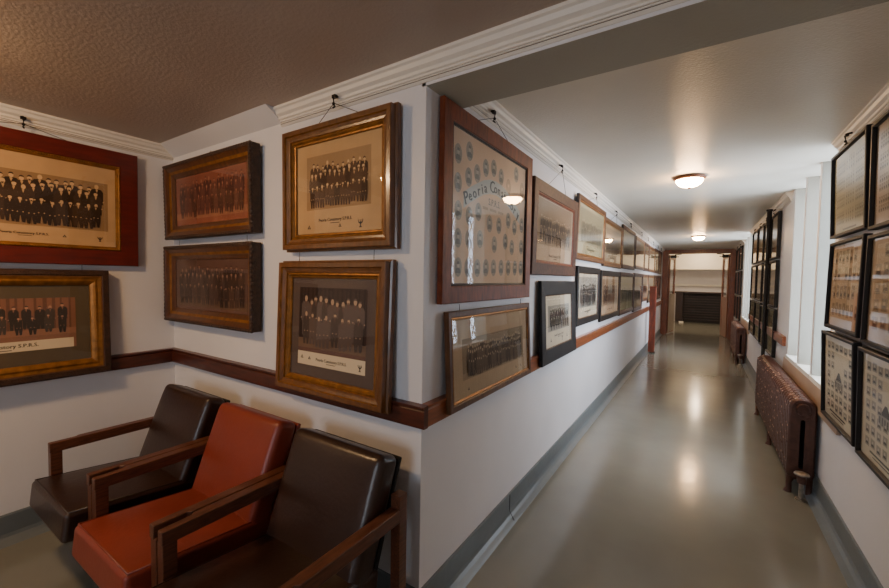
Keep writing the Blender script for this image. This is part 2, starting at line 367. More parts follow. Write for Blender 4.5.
# ------------------------------------------------------------------ picture frames
PAL = {   # paper, photo ground, suits, skin, floor tone
 'amber': ((190, 154, 110), (146, 116, 82), (50, 36, 26), (206, 170, 124), (150, 118, 82)),
 'sepia': ((190, 164, 134), (146, 122, 96), (64, 54, 46), (196, 174, 146), (160, 138, 112)),
 'tan':   ((172, 150, 120), (132, 116, 92), (78, 68, 56), (168, 150, 124), (148, 130, 104)),
 'grey':  ((206, 196, 172), (150, 146, 134), (56, 54, 52), (190, 184, 170), (150, 146, 134)),
 'red':   ((138, 82, 62), (128, 76, 58), (76, 46, 38), (150, 102, 80), (148, 98, 74)),  # red reflection on the glass, coloured into the print
 'plum':  ((104, 76, 66), (92, 68, 58), (58, 43, 37), (140, 108, 90), (100, 76, 60)),
 'honey': ((196, 158, 110), (166, 132, 92), (72, 52, 36), (214, 178, 130), (164, 128, 86)),
 'dusk':  ((104, 76, 66), (60, 45, 40), (76, 64, 58), (178, 148, 120), (112, 90, 74)),
 'russet': ((136, 96, 76), (132, 90, 70), (56, 48, 42), (180, 134, 108), (150, 106, 84)),
 'olive': ((168, 160, 126), (140, 134, 106), (84, 80, 66), (176, 168, 142), (150, 144, 116)),
}
def pal(p):
    return [mat('print_%s_%d' % (p, i), c, .75, var=.10 if i in (0, 1, 4) else .04, scale=6, spec=.2) for i, c in enumerate(PAL[p] + (tuple(x * .8 for x in PAL[p][1]), tuple(x * 1.22 + 4 for x in PAL[p][2])))]
def poly_person(mb, rnd, cx, z, h, y, suit, skin, light, seated, lo=False):
    """A small printed figure: flat head, hair, jacket, shirt, trousers and hands."""
    w = h * rnd.uniform(.30, .36); hr = h * .068
    top = z + h
    sh = top - 2.3 * hr
    if seated:
        mb.flat([(cx - w*.5, z + h*.30), (cx - w*.36, z), (cx - w*.12, z), (cx - w*.02, z + h*.26), (cx + w*.02, z + h*.26), (cx + w*.14, z), (cx + w*.38, z), (cx + w*.5, z + h*.30), (cx + w*.46, z + h*.44), (cx - w*.46, z + h*.44)], y, suit)
    else:
        mb.flat([(cx - w*.36, z), (cx - w*.05, z), (cx, z + h*.3), (cx + w*.05, z), (cx + w*.36, z), (cx + w*.40, z + h*.5), (cx - w*.40, z + h*.5)], y, suit)
    mb.flat([(cx - w*.5, z + h*.36), (cx + w*.5, z + h*.36), (cx + w*.5, sh - h*.08), (cx + w*.34, sh), (cx, sh + h*.02), (cx - w*.34, sh), (cx - w*.5, sh - h*.08)], y - .0002, suit)
    tilt = rnd.uniform(-.15, .15) * hr
    mb.oval(cx + tilt, top - hr * 1.15, hr * .82, hr * 1.15, y - .0004, skin, 8)
    if lo: return
    if rnd.random() < .75: mb.flat([(cx + tilt - hr*.86, top - hr*.95), (cx + tilt - hr*.6, top - hr*.1), (cx + tilt, top + hr*.12), (cx + tilt + hr*.6, top - hr*.1), (cx + tilt + hr*.86, top - hr*.95), (cx + tilt + hr*.3, top - hr*.62), (cx + tilt - hr*.3, top - hr*.62)], y - .0006, suit)
    if rnd.random() < .35: mb.flat([(cx + tilt - hr*.5, top - hr*1.6), (cx + tilt + hr*.5, top - hr*1.6), (cx + tilt, top - hr*2.5)], y - .0006, suit)
    mb.flat([(cx - w*.10, sh - .002), (cx, sh - h*.12), (cx + w*.10, sh - .002), (cx, sh + h*.012)], y - .0006, light)
    zz = z + h * (.40 if seated else .44)
    for s in (-1, 1): mb.oval(cx + s * w * (.22 if seated else .5), zz, h*.022, h*.018, y - .0006, skin, 6)
    mb.flat([(cx - w*.02, z), (cx + w*.02, z), (cx + w*.015, z + h*.25), (cx - w*.015, z + h*.25)], y - .0006, light if rnd.random() < .4 else suit)
def emblem_triangle(mb, cx, cz, s, y, m):
    for dx, dz in ((-.5, 0), (.5, 0), (0, .75)): mb.flat([(cx + dx*s*.8 - s*.42, cz + dz*s*.8 - s*.35), (cx + dx*s*.8 + s*.42, cz + dz*s*.8 - s*.35), (cx + dx*s*.8, cz + dz*s*.8 + s*.4)], y, m)
def emblem_eagle(mb, cx, cz, s, y, m):
    mb.oval(cx, cz - s*.1, s*.22, s*.5, y, m, 8)
    for k in (-1, 1):
        mb.flat([(cx + k*s*.05, cz - s*.25), (cx + k*s*.55, cz - s*.05), (cx + k*s*.8, cz + s*.5), (cx + k*s*.62, cz + s*.95), (cx + k*s*.55, cz + s*.4), (cx + k*s*.3, cz + s*.2)][::k], y - .0002, m)
        mb.oval(cx + k*s*.17, cz + s*.55, s*.12, s*.17, y - .0002, m, 6)
    mb.flat([(cx - s*.5, cz - s*1.0), (cx + s*.5, cz - s*1.0), (cx + s*.3, cz - s*.82), (cx + s*.12, cz - s*.55), (cx - s*.12, cz - s*.55), (cx - s*.3, cz - s*.82)], y - .0002, m)
def group_photo(mb, x0, z0, x1, z1, y, P, rows, seed, lo=False, curtain=False, scale=1.0):
    rnd = random.Random(seed); w, h = x1 - x0, z1 - z0
    mb.rect(x0, z0, x1, z1, y, P[1]); mb.rect(x0, z0, x1, z0 + h * .16, y - .0003, P[4])
    if curtain:
        n = 16
        for k in range(n):
            a = x0 + w * (k + rnd.uniform(.1, .4)) / n; mb.rect(a, z0 + h*.16, a + w/n*rnd.uniform(.2, .5), z1, y - .0002, P[5])
    yy = y - .0006
    nr = len(rows); H = h * scale * .62
    for r, n in enumerate(rows):
        seated = r == nr - 1
        zf0 = z0 + h * (.05 + .13 * (nr - 1 - r))
        for k in range(n):
            zf = zf0 + rnd.uniform(-.025, .03) * h; suit = P[2] if rnd.random() < .55 else P[6]
            cx = x0 + w * (.06 + .88 * (k + .5 + (.0 if r % 2 else .18)) / n) + rnd.uniform(-.1, .1) * w / n
            poly_person(mb, rnd, cx, zf, H * (.80 if seated else 1.0) * rnd.uniform(.94, 1.05), yy, suit, P[3], P[0], seated, lo)
            yy -= .00003
        yy -= .0008
def portrait(mb, cx, cz, rx, rz, y, P, oval=True, lo=False):
    if oval: mb.oval(cx, cz, rx, rz, y, P[1], 14)
    else: mb.rect(cx - rx, cz - rz, cx + rx, cz + rz, y, P[1])
    mb.flat([(cx - rx*.7, cz - rz*.62), (cx + rx*.7, cz - rz*.62), (cx + rx*.6, cz - rz*.2), (cx, cz - rz*.02), (cx - rx*.6, cz - rz*.2)], y - .0003, P[2])
    mb.oval(cx, cz + rz*.22, rx*.34, rz*.32, y - .0006, P[3], 8)
    if not lo: mb.flat([(cx - rx*.36, cz + rz*.3), (cx + rx*.36, cz + rz*.3), (cx + rx*.25, cz + rz*.58), (cx - rx*.25, cz + rz*.58)], y - .0008, P[2])
CAP = 'Peoria Consistory S.P.R.S.'
def moulding(name, parent, w, h, prof, mats):
    """Mitred frame: prof [(inset, forward)]; x in [-w/2, w/2], z in [0, h], forward is -y."""
    m = MB(); rings = []
    for a, d in prof: rings.append([(-w/2 + a, -d, a), (w/2 - a, -d, a), (w/2 - a, -d, h - a), (-w/2 + a, -d, h - a)])
    for i in range(len(rings) - 1):
        for k in range(4):
            j = (k + 1) % 4; m.add([rings[i][k], rings[i][j], rings[i+1][j], rings[i+1][k]], [(0, 1, 2, 3)], mats[i])
    return m.build(name, parent)
# style: (outer profile, materials), (inner liner profile, material) or None
ST = {
 'mahogany': ([(0, .0), (0, .030), (.004, .034), (.092, .034), (.094, .028)], [MAHOG]*4, [(.094, .028), (.096, .032), (.101, .034), (.106, .031), (.108, .026), (.114, .024), (.118, .016)], GILTD),
 'ornate': ([(0, 0), (0, .075), (.006, .085), (.018, .085), (.022, .075), (.045, .060), (.062, .052), (.066, .048)], [DKBR, DKBR, DKBR, ORNB, ORNB, GILTD, ORNB], [(.066, .048), (.080, .038), (.088, .036), (.090, .030)], ORNB),
 'walnut_gold': ([(0, 0), (0, .030), (.010, .035), (.010, .072), (.014, .076), (.034, .076), (.038, .066), (.050, .058), (.060, .056), (.062, .048)], [BRNG, BRNG, BRNG, BRNG, BRNG, GILTD, BRNG, BRNG, GILTD], [(.062, .048), (.070, .050), (.078, .038), (.084, .036), (.088, .028)], GILTD),
 'gilt_cove': ([(0, 0), (0, .050), (.004, .056), (.030, .056), (.034, .048), (.040, .048)], [DKBR, DKBR, DKBR, DKBR, BRNG], [(.040, .048), (.055, .042), (.066, .046), (.076, .040), (.088, .030), (.092, .022)], GILTD),
 'oak': ([(0, 0), (0, .042), (.004, .046), (.076, .042), (.080, .036)], [OAK]*4, [(.080, .036), (.084, .038), (.088, .030), (.092, .024)], BLKB),
 'thin_gilt': ([(0, 0), (0, .038), (.004, .044), (.026, .042), (.030, .034)], [BRNF]*4, [(.030, .034), (.036, .038), (.044, .028)], GILTD),
 'walnut': ([(0, 0), (0, .040), (.005, .046), (.080, .040), (.084, .034)], [WALN]*4, [(.084, .034), (.090, .036), (.098, .026), (.104, .020)], OAK),
 'brown': ([(0, 0), (0, .042), (.005, .048), (.040, .044), (.046, .036)], [BLKB, BRNF, BRNF, BRNF], [(.046, .036), (.054, .040), (.064, .028)], GILTD),
 'dark_brown': ([(0, 0), (0, .042), (.005, .048), (.044, .044), (.050, .036)], [BLKB, WALN, WALN, WALN], [(.050, .036), (.056, .038), (.064, .028)], WALN),
 'black_wide': ([(0, 0), (0, .040), (.004, .045), (.100, .036), (.106, .030)], [BLKF]*4, [(.106, .030), (.112, .022)], BRNF),
 'black': ([(0, 0), (0, .040), (.005, .045), (.058, .038), (.064, .030)], [BLKF]*4, [(.064, .030), (.070, .022)], BRNF),
 'thin_black': ([(0, 0), (0, .036), (.003, .040), (.017, .040), (.020, .030)], [BLKF, BLKB, BLKF, BLKF], [(.020, .030), (.024, .022)], BLKF),
}
def picture(wall, u0, u1, z0, z1, style, content, label, group, ob=.006, ot=.006, seed=0, hang=None, nail=None, hx=0, mount=None, down=None):
    """wall: 'back' (y=0), 'left' (x=-W), 'corr' (x=0), 'right' (x=WC); u along the wall; hang = wire apex height; down = short wires up to the frame above."""
    if wall == 'corr': k = 1.0216; u0, u1, z0, z1 = (u0 + 1.348) * k - 1.348, (u1 + 1.348) * k - 1.348, (z0 - 1.5) * k + 1.5, (z1 - 1.5) * k + 1.5
    w, h = u1 - u0, z1 - z0; uc = (u0 + u1) / 2; tilt = math.atan2(ot - ob, h)
    if wall == 'back': loc, rz = (uc, -ob, z0), 0
    elif wall == 'left': loc, rz = (-W + ob, uc, z0), PI / 2
    elif wall == 'corr': loc, rz = (ob, uc, z0), PI / 2
    else: loc, rz = (WC - ob, uc, z0), -PI / 2
    r = empty('framed_picture', loc, (tilt, 0, rz), label, 'framed picture', group)
    po, mo, pi_, mi_ = ST[style]
    ds = {'corr': .58, 'back': .74, 'left': .8, 'right': .85}[wall]
    po = [(a, b * ds) for a, b in po]; pi_ = [(a, b * ds) for a, b in pi_]
    if wall == 'corr': po[0] = (0, .0005)
    moulding('frame', r, w, h, po, mo)
    moulding('liner', r, w, h, pi_, [mi_] * (len(pi_) - 1))
    ins = pi_[-1][0]; d = pi_[-1][1] - .003
    x0, x1, a0, a1 = -w/2 + ins, w/2 - ins, ins, h - ins
    m = MB(); m.box((-w/2 + .004, -.005, .004), (w/2 - .004, -.001, h - .004), BLKB); m.build('backing', r)
    m = MB(); yb = -d
    if mount:
        mm, mg = mount
        m.rect(x0 - .004, a0 - .004, x1 + .004, a1 + .004, yb, mm); m.build('mount', r); m = MB(); yb -= .0015
        x0 += mg[0]; x1 -= mg[1]; a0 += mg[2]; a1 -= mg[3]
    else:
        x0 -= .004; x1 += .004; a0 -= .004; a1 += .004
    content(m, x0, a0, x1, a1, yb, seed)
    m.build('print', r)
    g = MB(); yg = -(pi_[-1][1] + .003); e = ins - .008
    g.add([(-w/2 + e, yg, e), (w/2 - e, yg, e), (w/2 - e, yg, h - e), (-w/2 + e, yg, h - e)], [(0, 1, 2, 3)], PGLASS); g.build('glass', r)
    if style == 'ornate':                           # carved leaf-and-bead edge
        b = MB(); n1 = int(w / .026); n2 = int(h / .026)
        for k in range(n1 + 1):
            for zz in (.006, h - .006): b.ball((-w/2 + .006 + (w - .012) * k / n1, -.075 * ds, zz), .0125, DKBR, 6, 4, (1, .9, .9))
        for k in range(1, n2):
            for xx in (-w/2 + .006, w/2 - .006): b.ball((xx, -.075 * ds, .006 + (h - .012) * k / n2), .0125, DKBR, 6, 4, (.9, .9, 1))
        b.build('carved_edge', r)
    if style == 'mahogany':
        for zz in (.101, h - .101):
            b = MB()
            n = int((w - .2) / .011)
            for k in range(n + 1): b.ball((-w/2 + .101 + (w - .202) * k / n, -.035 * ds, zz), .0052, GILTD, 5, 3)
            b.build('beading', r)
    if hang:
        zt = hang - z0; t = MB(); dx = min(.24, w * .24)
        yw = .0 if wall != 'back' else -.006
        hook_y = ob - .045
        t.tube([(-dx, -.004, h - .01), (hx, hook_y, zt - .012), (dx, -.004, h - .01)], .0016, WIRE, 5); t.build('wire', r)
        k = MB(); k.tube([(hx, ob - .018, zt + .028), (hx, hook_y + .008, zt + .026), (hx, hook_y - .004, zt + .012), (hx, hook_y, zt - .016), (hx, hook_y + .006, zt - .026), (hx, hook_y - .006, zt - .036)], [.006, .006, .006, .005, .005, .004], IRON, 6)
        k.ball((hx, hook_y - .002, zt - .016), .008, IRON); k.box((hx - .011, hook_y - .004, zt + .012), (hx + .011, hook_y + .012, zt + .026), IRON); k.build('hook', r)
    if nail:
        t = MB(); t.tube([(-.045, -.004, h - .004), (0, -.003, nail - z0), (.045, -.004, h - .004)], .0016, WIRE, 5); t.build('wire', r)
    if down:
        for s in (-1, 1):
            t = MB(); t.tube([(s * (w/2 - .12), -.012, h - .004), (s * (w/2 - .12), -.012, h + down)], .0015, WIRE, 5); t.build('wire', r)
    return r
WHITE_CARD = mat('caption_card', (216, 198, 166), .7)
INK = mat('ink', (44, 34, 28), .7)
def caption(m, cx, cz, w, y, ink=INK):
    for e in (-.0008, 0, .0008): put_text(m, CAP, cx + e, cz, y, w / 10.6, ink)
    m.rect(cx - w*.14, cz - w*.075, cx + w*.14, cz - w*.062, y, ink)
def c_group(palname, rows, photo, cap=None, emblems=(), lo=False, curtain=False, scale=1., card=None):
    """photo = fractions (x0, z0, x1, z1) of the print; cap = (cx, cz, width) fractions; emblems = (kind, cx, cz, size)."""
    def f(m, x0, z0, x1, z1, y, seed):
        P = pal(palname); w, h = x1 - x0, z1 - z0
        m.rect(x0, z0, x1, z1, y, P[0])
        group_photo(m, x0 + w*photo[0], z0 + h*photo[1], x0 + w*photo[2], z0 + h*photo[3], y - .0004, P, rows, seed, lo, curtain, scale)
        if card: m.rect(x0 + w*card[0], z0 + h*card[1], x0 + w*card[2], z0 + h*card[3], y - .0004, WHITE_CARD)
        if cap: caption(m, x0 + w*cap[0], z0 + h*cap[1], w*cap[2], y - .0008)
        for kind, ex, ez, es in emblems: (emblem_eagle if kind == 'e' else emblem_triangle)(m, x0 + w*ex, z0 + h*ez, w*es, y - .0008, INK)
    return f
def c_gridposter(palname, cols, rows, style='rect', block=False, lo=True):
    def f(m, x0, z0, x1, z1, y, seed):
        P = pal(palname); w, h = x1 - x0, z1 - z0; rnd = random.Random(seed)
        m.rect(x0, z0, x1, z1, y, P[0])
        for r in range(rows):
            for c in range(cols):
                if block and abs(c - (cols - 1) / 2) < 1 and abs(r - rows * .55) < 1.2: continue
                cx = x0 + w * (.08 + .84 * (c + .5) / cols); cz = z0 + h * (.10 + .84 * (r + .5) / rows)
                if rnd.random() < .06: continue
                portrait(m, cx, cz + (.012 * h if c % 2 else 0), w * .30 / cols, h * .30 / rows, y - .0004, P, style == 'oval', lo)
        if block:
            m.rect(x0 + w*.36, z0 + h*.40, x0 + w*.64, z0 + h*.50, y - .0004, P[1])
            m.flat([(x0 + w*.40, z0 + h*.50), (x0 + w*.60, z0 + h*.50), (x0 + w*.52, z0 + h*.60), (x0 + w*.48, z0 + h*.60)], y - .0004, P[2])
            for k in range(5): m.rect(x0 + w*(.38 + .05*k), z0 + h*.41, x0 + w*(.40 + .05*k), z0 + h*.48, y - .0008, P[2])
            m.rect(x0 + w*.20, z0 + h*.075, x0 + w*.72, z0 + h*.095, y - .0006, P[2]); m.rect(x0 + w*.26, z0 + h*.045, x0 + w*.66, z0 + h*.057, y - .0006, P[2])
    return f
def c_sections(palname):
    """poster of columns of tiny portraits in blocks"""
    def f(m, x0, z0, x1, z1, y, seed):
        P = pal(palname); w, h = x1 - x0, z1 - z0
        m.rect(x0, z0, x1, z1, y, P[0])
        for r in range(4):
            for b in range(3):
                bx = x0 + w * (.08 + .29 * b); bz = z0 + h * (.10 + .21 * r); n = 6 if b != 1 else 4
                for k in range(n):
                    for q in range(2): portrait(m, bx + w * .26 * (k + .5) / n, bz + h * (.05 + .085 * q), w * .016, h * .036, y - .0004, P, False, True)
        m.rect(x0 + w*.3, z0 + h*.03, x0 + w*.7, z0 + h*.05, y - .0004, P[2])
    return f
def c_oval_poster(m, x0, z0, x1, z1, y, seed):
    P = pal('sepia')
    P = [mat('poster_paper', (208, 176, 142), .75, var=.10, scale=3), mat('poster_oval', (146, 136, 118), .7), mat('poster_dark', (100, 96, 88), .7), mat('poster_face', (176, 162, 140), .7), mat('poster_ribbon', (178, 184, 178), .7), mat('poster_ink', (46, 66, 72), .7), mat('poster_faint', (172, 142, 112), .7)]
    m.rect(x0, z0, x1, z1, y, P[0]); U = lambda v: v - .560; Z = lambda v: v - 1.385
    O = [(.18, 2.07), (.285, 2.108), (.182, 1.94), (.28, 1.985), (.365, 2.021), (.457, 2.07), (.549, 2.09), (.643, 2.064), (.851, 2.123), (.742, 2.03), (.945, 2.05),
         (.189, 1.814), (.291, 1.801), (.385, 1.835), (.511, 1.791), (.626, 1.794), (.75, 1.838), (.842, 1.808), (.952, 1.834), (.407, 1.70), (.19, 1.687), (.29, 1.69), (.573, 1.686), (.715, 1.714), (.81, 1.687), (.952, 1.70),
         (.195, 1.552), (.287, 1.552), (.384, 1.553), (.478, 1.557), (.569, 1.56), (.666, 1.563), (.765, 1.565), (.862, 1.567), (.953, 1.57)]
    for i, (a, b) in enumerate(O): portrait(m, U(a), Z(b), .034, .046, y - .0004, P if i not in (9, 10) else [P[0], P[6], P[6], P[0]])
    A = [(.235, 1.868), (.30, 1.905), (.377, 1.940), (.44, 1.966), (.504, 1.982), (.575, 1.988), (.648, 1.982), (.705, 1.968), (.763, 1.945), (.83, 1.916), (.915, 1.876)]
    up, dn = [], []
    for i, (a, b) in enumerate(A):
        up.append((U(a), Z(b) + .038)); dn.append((U(a), Z(b) - .036))
    for i in range(len(A) - 1): m.flat([dn[i], dn[i+1], up[i+1], up[i]], y - .0010, P[4])
    s = 'Peoria Consistory'
    for k, ch in enumerate(s):
        if ch == ' ': continue
        t = (k + .6) / (len(s) + .2) * (len(A) - 1); i = min(int(t), len(A) - 2); q = t - i
        a = A[i][0] + (A[i+1][0] - A[i][0]) * q; b = A[i][1] + (A[i+1][1] - A[i][1]) * q; an = math.atan2(A[i+1][1] - A[i][1], A[i+1][0] - A[i][0])
        big = ch in 'PC'
        for off in (-.003, -.001, .001, .003): put_text(m, ch, U(a) + off, Z(b) - (.004 if not big else 0), y - .0014,   .088 if big else .074, P[5], an * .8, 1.0)
    put_text(m, 'S.P.R.S.', U(.565), Z(1.903), y - .0006, .05, P[5])
    for a, b in ((.43, .49), (.51, .59), (.61, .68)): m.rect(U(a), Z(1.858), U(b), Z(1.872), y - .0006, P[6])

GL, GA, GC, GR = 'framed group photographs on the far left wall', 'framed group photographs above the armchairs', 'framed pictures in two rows along the corridor wall', 'framed portrait posters on the window-side wall'
EMB = (('t', .12, .10, .02), ('t', .40, .10, .018), ('e', .86, .10, .026))
# left wall of the alcove
picture('left', -1.275, -.226, 1.545, 2.266, 'mahogany', c_group('amber', [18, 17, 16], (.05, .20, .95, .80), (.50, .11, .24), (('t', .70, .10, .014), ('e', .90, .10, .020)), scale=1.0),
        'large wide group photograph in broad red mahogany frame, upper one on the left wall', GL, seed=1, hang=2.315, ob=.012, ot=.02)
picture('left', -1.32, -.392, .885, 1.512, 'gilt_cove', c_group('russet', [10, 9], (.0, .28, 1., 1.), (.48, .105, .5), card=(.02, .0, .98, .19), curtain=True),
        'group photograph on olive mount in gilt-lined frame, resting on the left wall rail', GL, seed=2, ob=.038, ot=.016, mount=(mat('olive_mount', (86, 72, 50), .8), (.085, .065, .08, .07)), down=.03)
# alcove back wall
picture('back', -2.165, -1.125, 1.738, 2.234, 'ornate', c_group('red', [15, 16, 14], (.0, .12, 1., .96), scale=.95),
        'group photograph, red reflection coloured into its print, in dark carved wooden frame, upper of the pair in the alcove corner', GA, seed=3, nail=2.275, ob=.010, ot=.02)
picture('back', -2.185, -1.127, 1.178, 1.684, 'ornate', c_group('plum', [14, 15, 14], (.0, .06, 1., 1.), scale=.85),
        'dim grey-brown group photograph in carved frame, lower of the pair in alcove corner', GA, seed=4, ob=.012, ot=.012, down=.045)
picture('back', -.868, -.118, 1.622, 2.234, 'walnut_gold', c_group('honey', [11, 12, 11], (.13, .27, .88, .86), (.48, .150, .40), (('t', .16, .075, .026), ('t', .54, .075, .022), ('e', .77, .090, .036)), scale=.84),
        'amber group photograph in golden brown frame, upper of the pair near the wall corner', GA, seed=5, hang=2.318, ob=.010, ot=.014)
picture('back', -.892, -.135, .912, 1.576, 'walnut_gold', c_group('dusk', [11, 8], (.0, .22, 1., 1.), (.52, .085, .46), (('t', .07, .09, .028), ('t', .19, .085, .026), ('e', .93, .08, .036)), curtain=True, card=(0, 0, 1, .17), scale=1.05),
        'brown group photograph with white caption strip in golden brown frame, resting on rail', GA, seed=6, ob=.038, ot=.014, mount=(mat('brown_mount', (84, 68, 60), .8), (.055, .055, .055, .045)), down=.045)
# corridor wall, near to far
picture('corr', .058, 1.08, 1.388, 2.258, 'oak', c_oval_poster, 'tall poster of oval portraits under an arched title, in broad oak frame by the corner', GC, seed=7, hang=2.342, hx=-.07, ob=.008, ot=.008)
picture('corr', .11, 1.078, .902, 1.352, 'thin_gilt', c_group('tan', [30, 32, 32], (.10, .22, .93, .74), None, (('t', .16, .09, .012), ('t', .80, .10, .012), ('t', .88, .10, .012)), lo=True, scale=.85),
        'wide tan panorama of rows of men in thin brown frame below the oval portrait poster', GC, seed=8, ob=.034, ot=.010, down=.03)
picture('corr', 1.10, 2.14, 1.532, 2.16, 'walnut', c_group('sepia', [15, 14], (.02, .26, .97, .98), (.5, .10, .36), scale=.75),
        'sepia group photograph in dark walnut frame, upper row, second from the corner', GC, seed=9, hang=2.342, ob=.010, ot=.020)
picture('corr', 1.285, 2.15, .90, 1.492, 'black_wide', c_group('grey', [10, 9, 8], (.10, .30, .92, .80), (.5, .20, .36), (('t', .2, .12, .03), ('e', .62, .12, .035), ('t', .82, .12, .03)), scale=1.0),
        'small pale group photograph in a very broad black frame resting on the chair rail', GC, seed=10, ob=.036, ot=.012)
def far(u0, u1, z0, z1, style, p, rows, label, seed, hang=None, **k):
    return picture('corr', u0, u1, z0, z1, style, c_group(p, rows, (.04, .22, .96, .92), (.5, .12, .3) if seed < 15 else None, lo=True, scale=.85), label, GC, seed=seed, hang=hang, **k)
far(2.165, 3.295, 1.685, 2.25, 'brown', 'olive', [15, 15], 'faded group photograph in gold-brown frame, upper row, third from the corner', 11, 2.342, ot=.022)
far(2.255, 3.165, 1.085, 1.63, 'black', 'grey', [11, 11, 10], 'dark grey group photograph in black frame, lower row, beside the very broad black frame', 12)
far(3.31, 4.46, 1.665, 2.21, 'brown', 'tan', [15, 15], 'brown group photograph reflecting a ceiling lamp, upper row, fourth from the corner', 13, 2.342, ot=.012)
far(3.24, 4.415, 1.045, 1.618, 'black', 'sepia', [12, 12, 11], 'pinkish sepia group photograph in black frame, lower row, fourth from the corner', 14)
far(4.52, 5.70, 1.675, 2.27, 'dark_brown', 'olive', [15, 15], 'pale group photograph in dark brown frame, upper row, fifth from the corner', 15, 2.345)
far(4.43, 5.68, 1.03, 1.622, 'dark_brown', 'olive', [12, 12], 'olive group photograph in dark brown frame, lower row, fifth from the corner', 16)
far(5.79, 6.96, 1.706, 2.24, 'brown', 'tan', [12, 12], 'tan group photograph in brown frame, upper row, sixth from the corner', 17, 2.345)
far(5.74, 6.79, 1.0, 1.635, 'dark_brown', 'tan', [10, 10], 'tan group photograph in dark brown frame, lower row, sixth from the corner', 18)
far(7.0, 7.70, 1.70, 2.24, 'dark_brown', 'tan', [9, 9], 'narrow tan photograph in dark frame, upper row, above and before the wooden post', 19, 2.345)
far(6.84, 7.67, 1.12, 1.635, 'brown', 'sepia', [9, 9], 'pale photograph in brown frame, lower row, last before the wooden post', 20)
far(7.75, 8.90, 1.70, 2.235, 'brown', 'tan', [10, 10], 'tan photograph in brown frame, upper row, directly over the wooden post', 21, 2.345)
far(7.75, 8.90, 1.06, 1.64, 'brown', 'tan', [10, 10], 'tan photograph in brown frame, lower row, partly behind the wooden post', 22)
far(8.95, 9.82, 1.70, 2.26, 'dark_brown', 'olive', [9, 9], 'dim photograph in dark frame, upper row, second from the end door', 23, 2.345)
far(9.88, 10.62, 1.70, 2.27, 'dark_brown', 'olive', [9, 9], 'dim photograph in dark frame, upper row, nearest the end door on the left wall', 24, 2.345)
far(8.98, 9.75, 1.06, 1.645, 'dark_brown', 'plum', [9, 9], 'dark photograph in dark frame, lower row, second from the end door', 25)
far(9.80, 10.58, 1.06, 1.65, 'dark_brown', 'plum', [9, 9], 'dark photograph in dark frame, lower row, nearest the end door on the left wall', 26)
# right wall
R_ROWS = [(1.792, 2.312), (1.226, 1.762), (.66, 1.203)]
def rp(u0, u1, row, content, label, seed, dz=0, **k):
    z0, z1 = R_ROWS[row]; return picture('right', u0, u1, z0 + dz, z1 + dz, 'thin_black', content, label, GR, seed=seed, **k)
rp(1.525, 2.185, 0, c_sections('olive'), 'poster of tiny portraits in blocks, top row, in the column beside the near window', 31, hang=2.342, ob=.008, ot=.022)
rp(1.52, 2.165, 1, c_gridposter('tan', 7, 4), 'brown poster of upright portraits, middle row, in the column beside the near window', 32, ob=.018, ot=.010)
rp(1.525, 2.18, 2, c_gridposter('grey', 6, 7, block=True), 'grey-green poster of portraits around a drawing, bottom row, beside the near window', 33, ob=.008, ot=.026)
rp(.82, 1.475, 0, c_sections('sepia'), 'brownish poster of tiny portraits, top row, in the column nearest the viewer', 34, dz=-.02, hang=2.342, ob=.008, ot=.016)
rp(.82, 1.465, 1, c_gridposter('tan', 5, 5), 'brown poster of portraits reflecting a window, middle row, in the column nearest the viewer', 35, dz=-.017, ob=.016, ot=.010)
rp(.82, 1.475, 2, c_gridposter('grey', 7, 7, block=True), 'grey-green portrait poster, bottom row, in the column nearest the viewer', 36, dz=-.012, ob=.008, ot=.02)
COLS = [(4.44, 5.02), (5.06, 5.70), (5.74, 6.40), (6.46, 7.18)]
ORD = ['first', 'second', 'third', 'fourth']; RN = ['top', 'middle', 'bottom']
for c, (a, b) in enumerate(COLS):
    for r in range(3):
        f = [c_sections('tan'), c_gridposter('tan', 6, 5), c_gridposter('olive', 6, 6)][r]
        rp(a, b, r, f, 'thin black-framed portrait poster, %s row, %s column after the near window' % (RN[r], ORD[c]), 40 + c * 3 + r, dz=0 if c < 2 else .02, hang=2.342 if r == 0 else None)
for c, (a, b) in enumerate([(9.42, 10.10), (10.16, 11.0)]):
    for r in range(3):
        rp(a, b, r, c_gridposter('plum', 5, 5), 'dim black-framed poster, %s row, %s column after the far window' % (RN[r], ORD[c]), 60 + c * 3 + r, hang=2.342 if r == 0 else None)

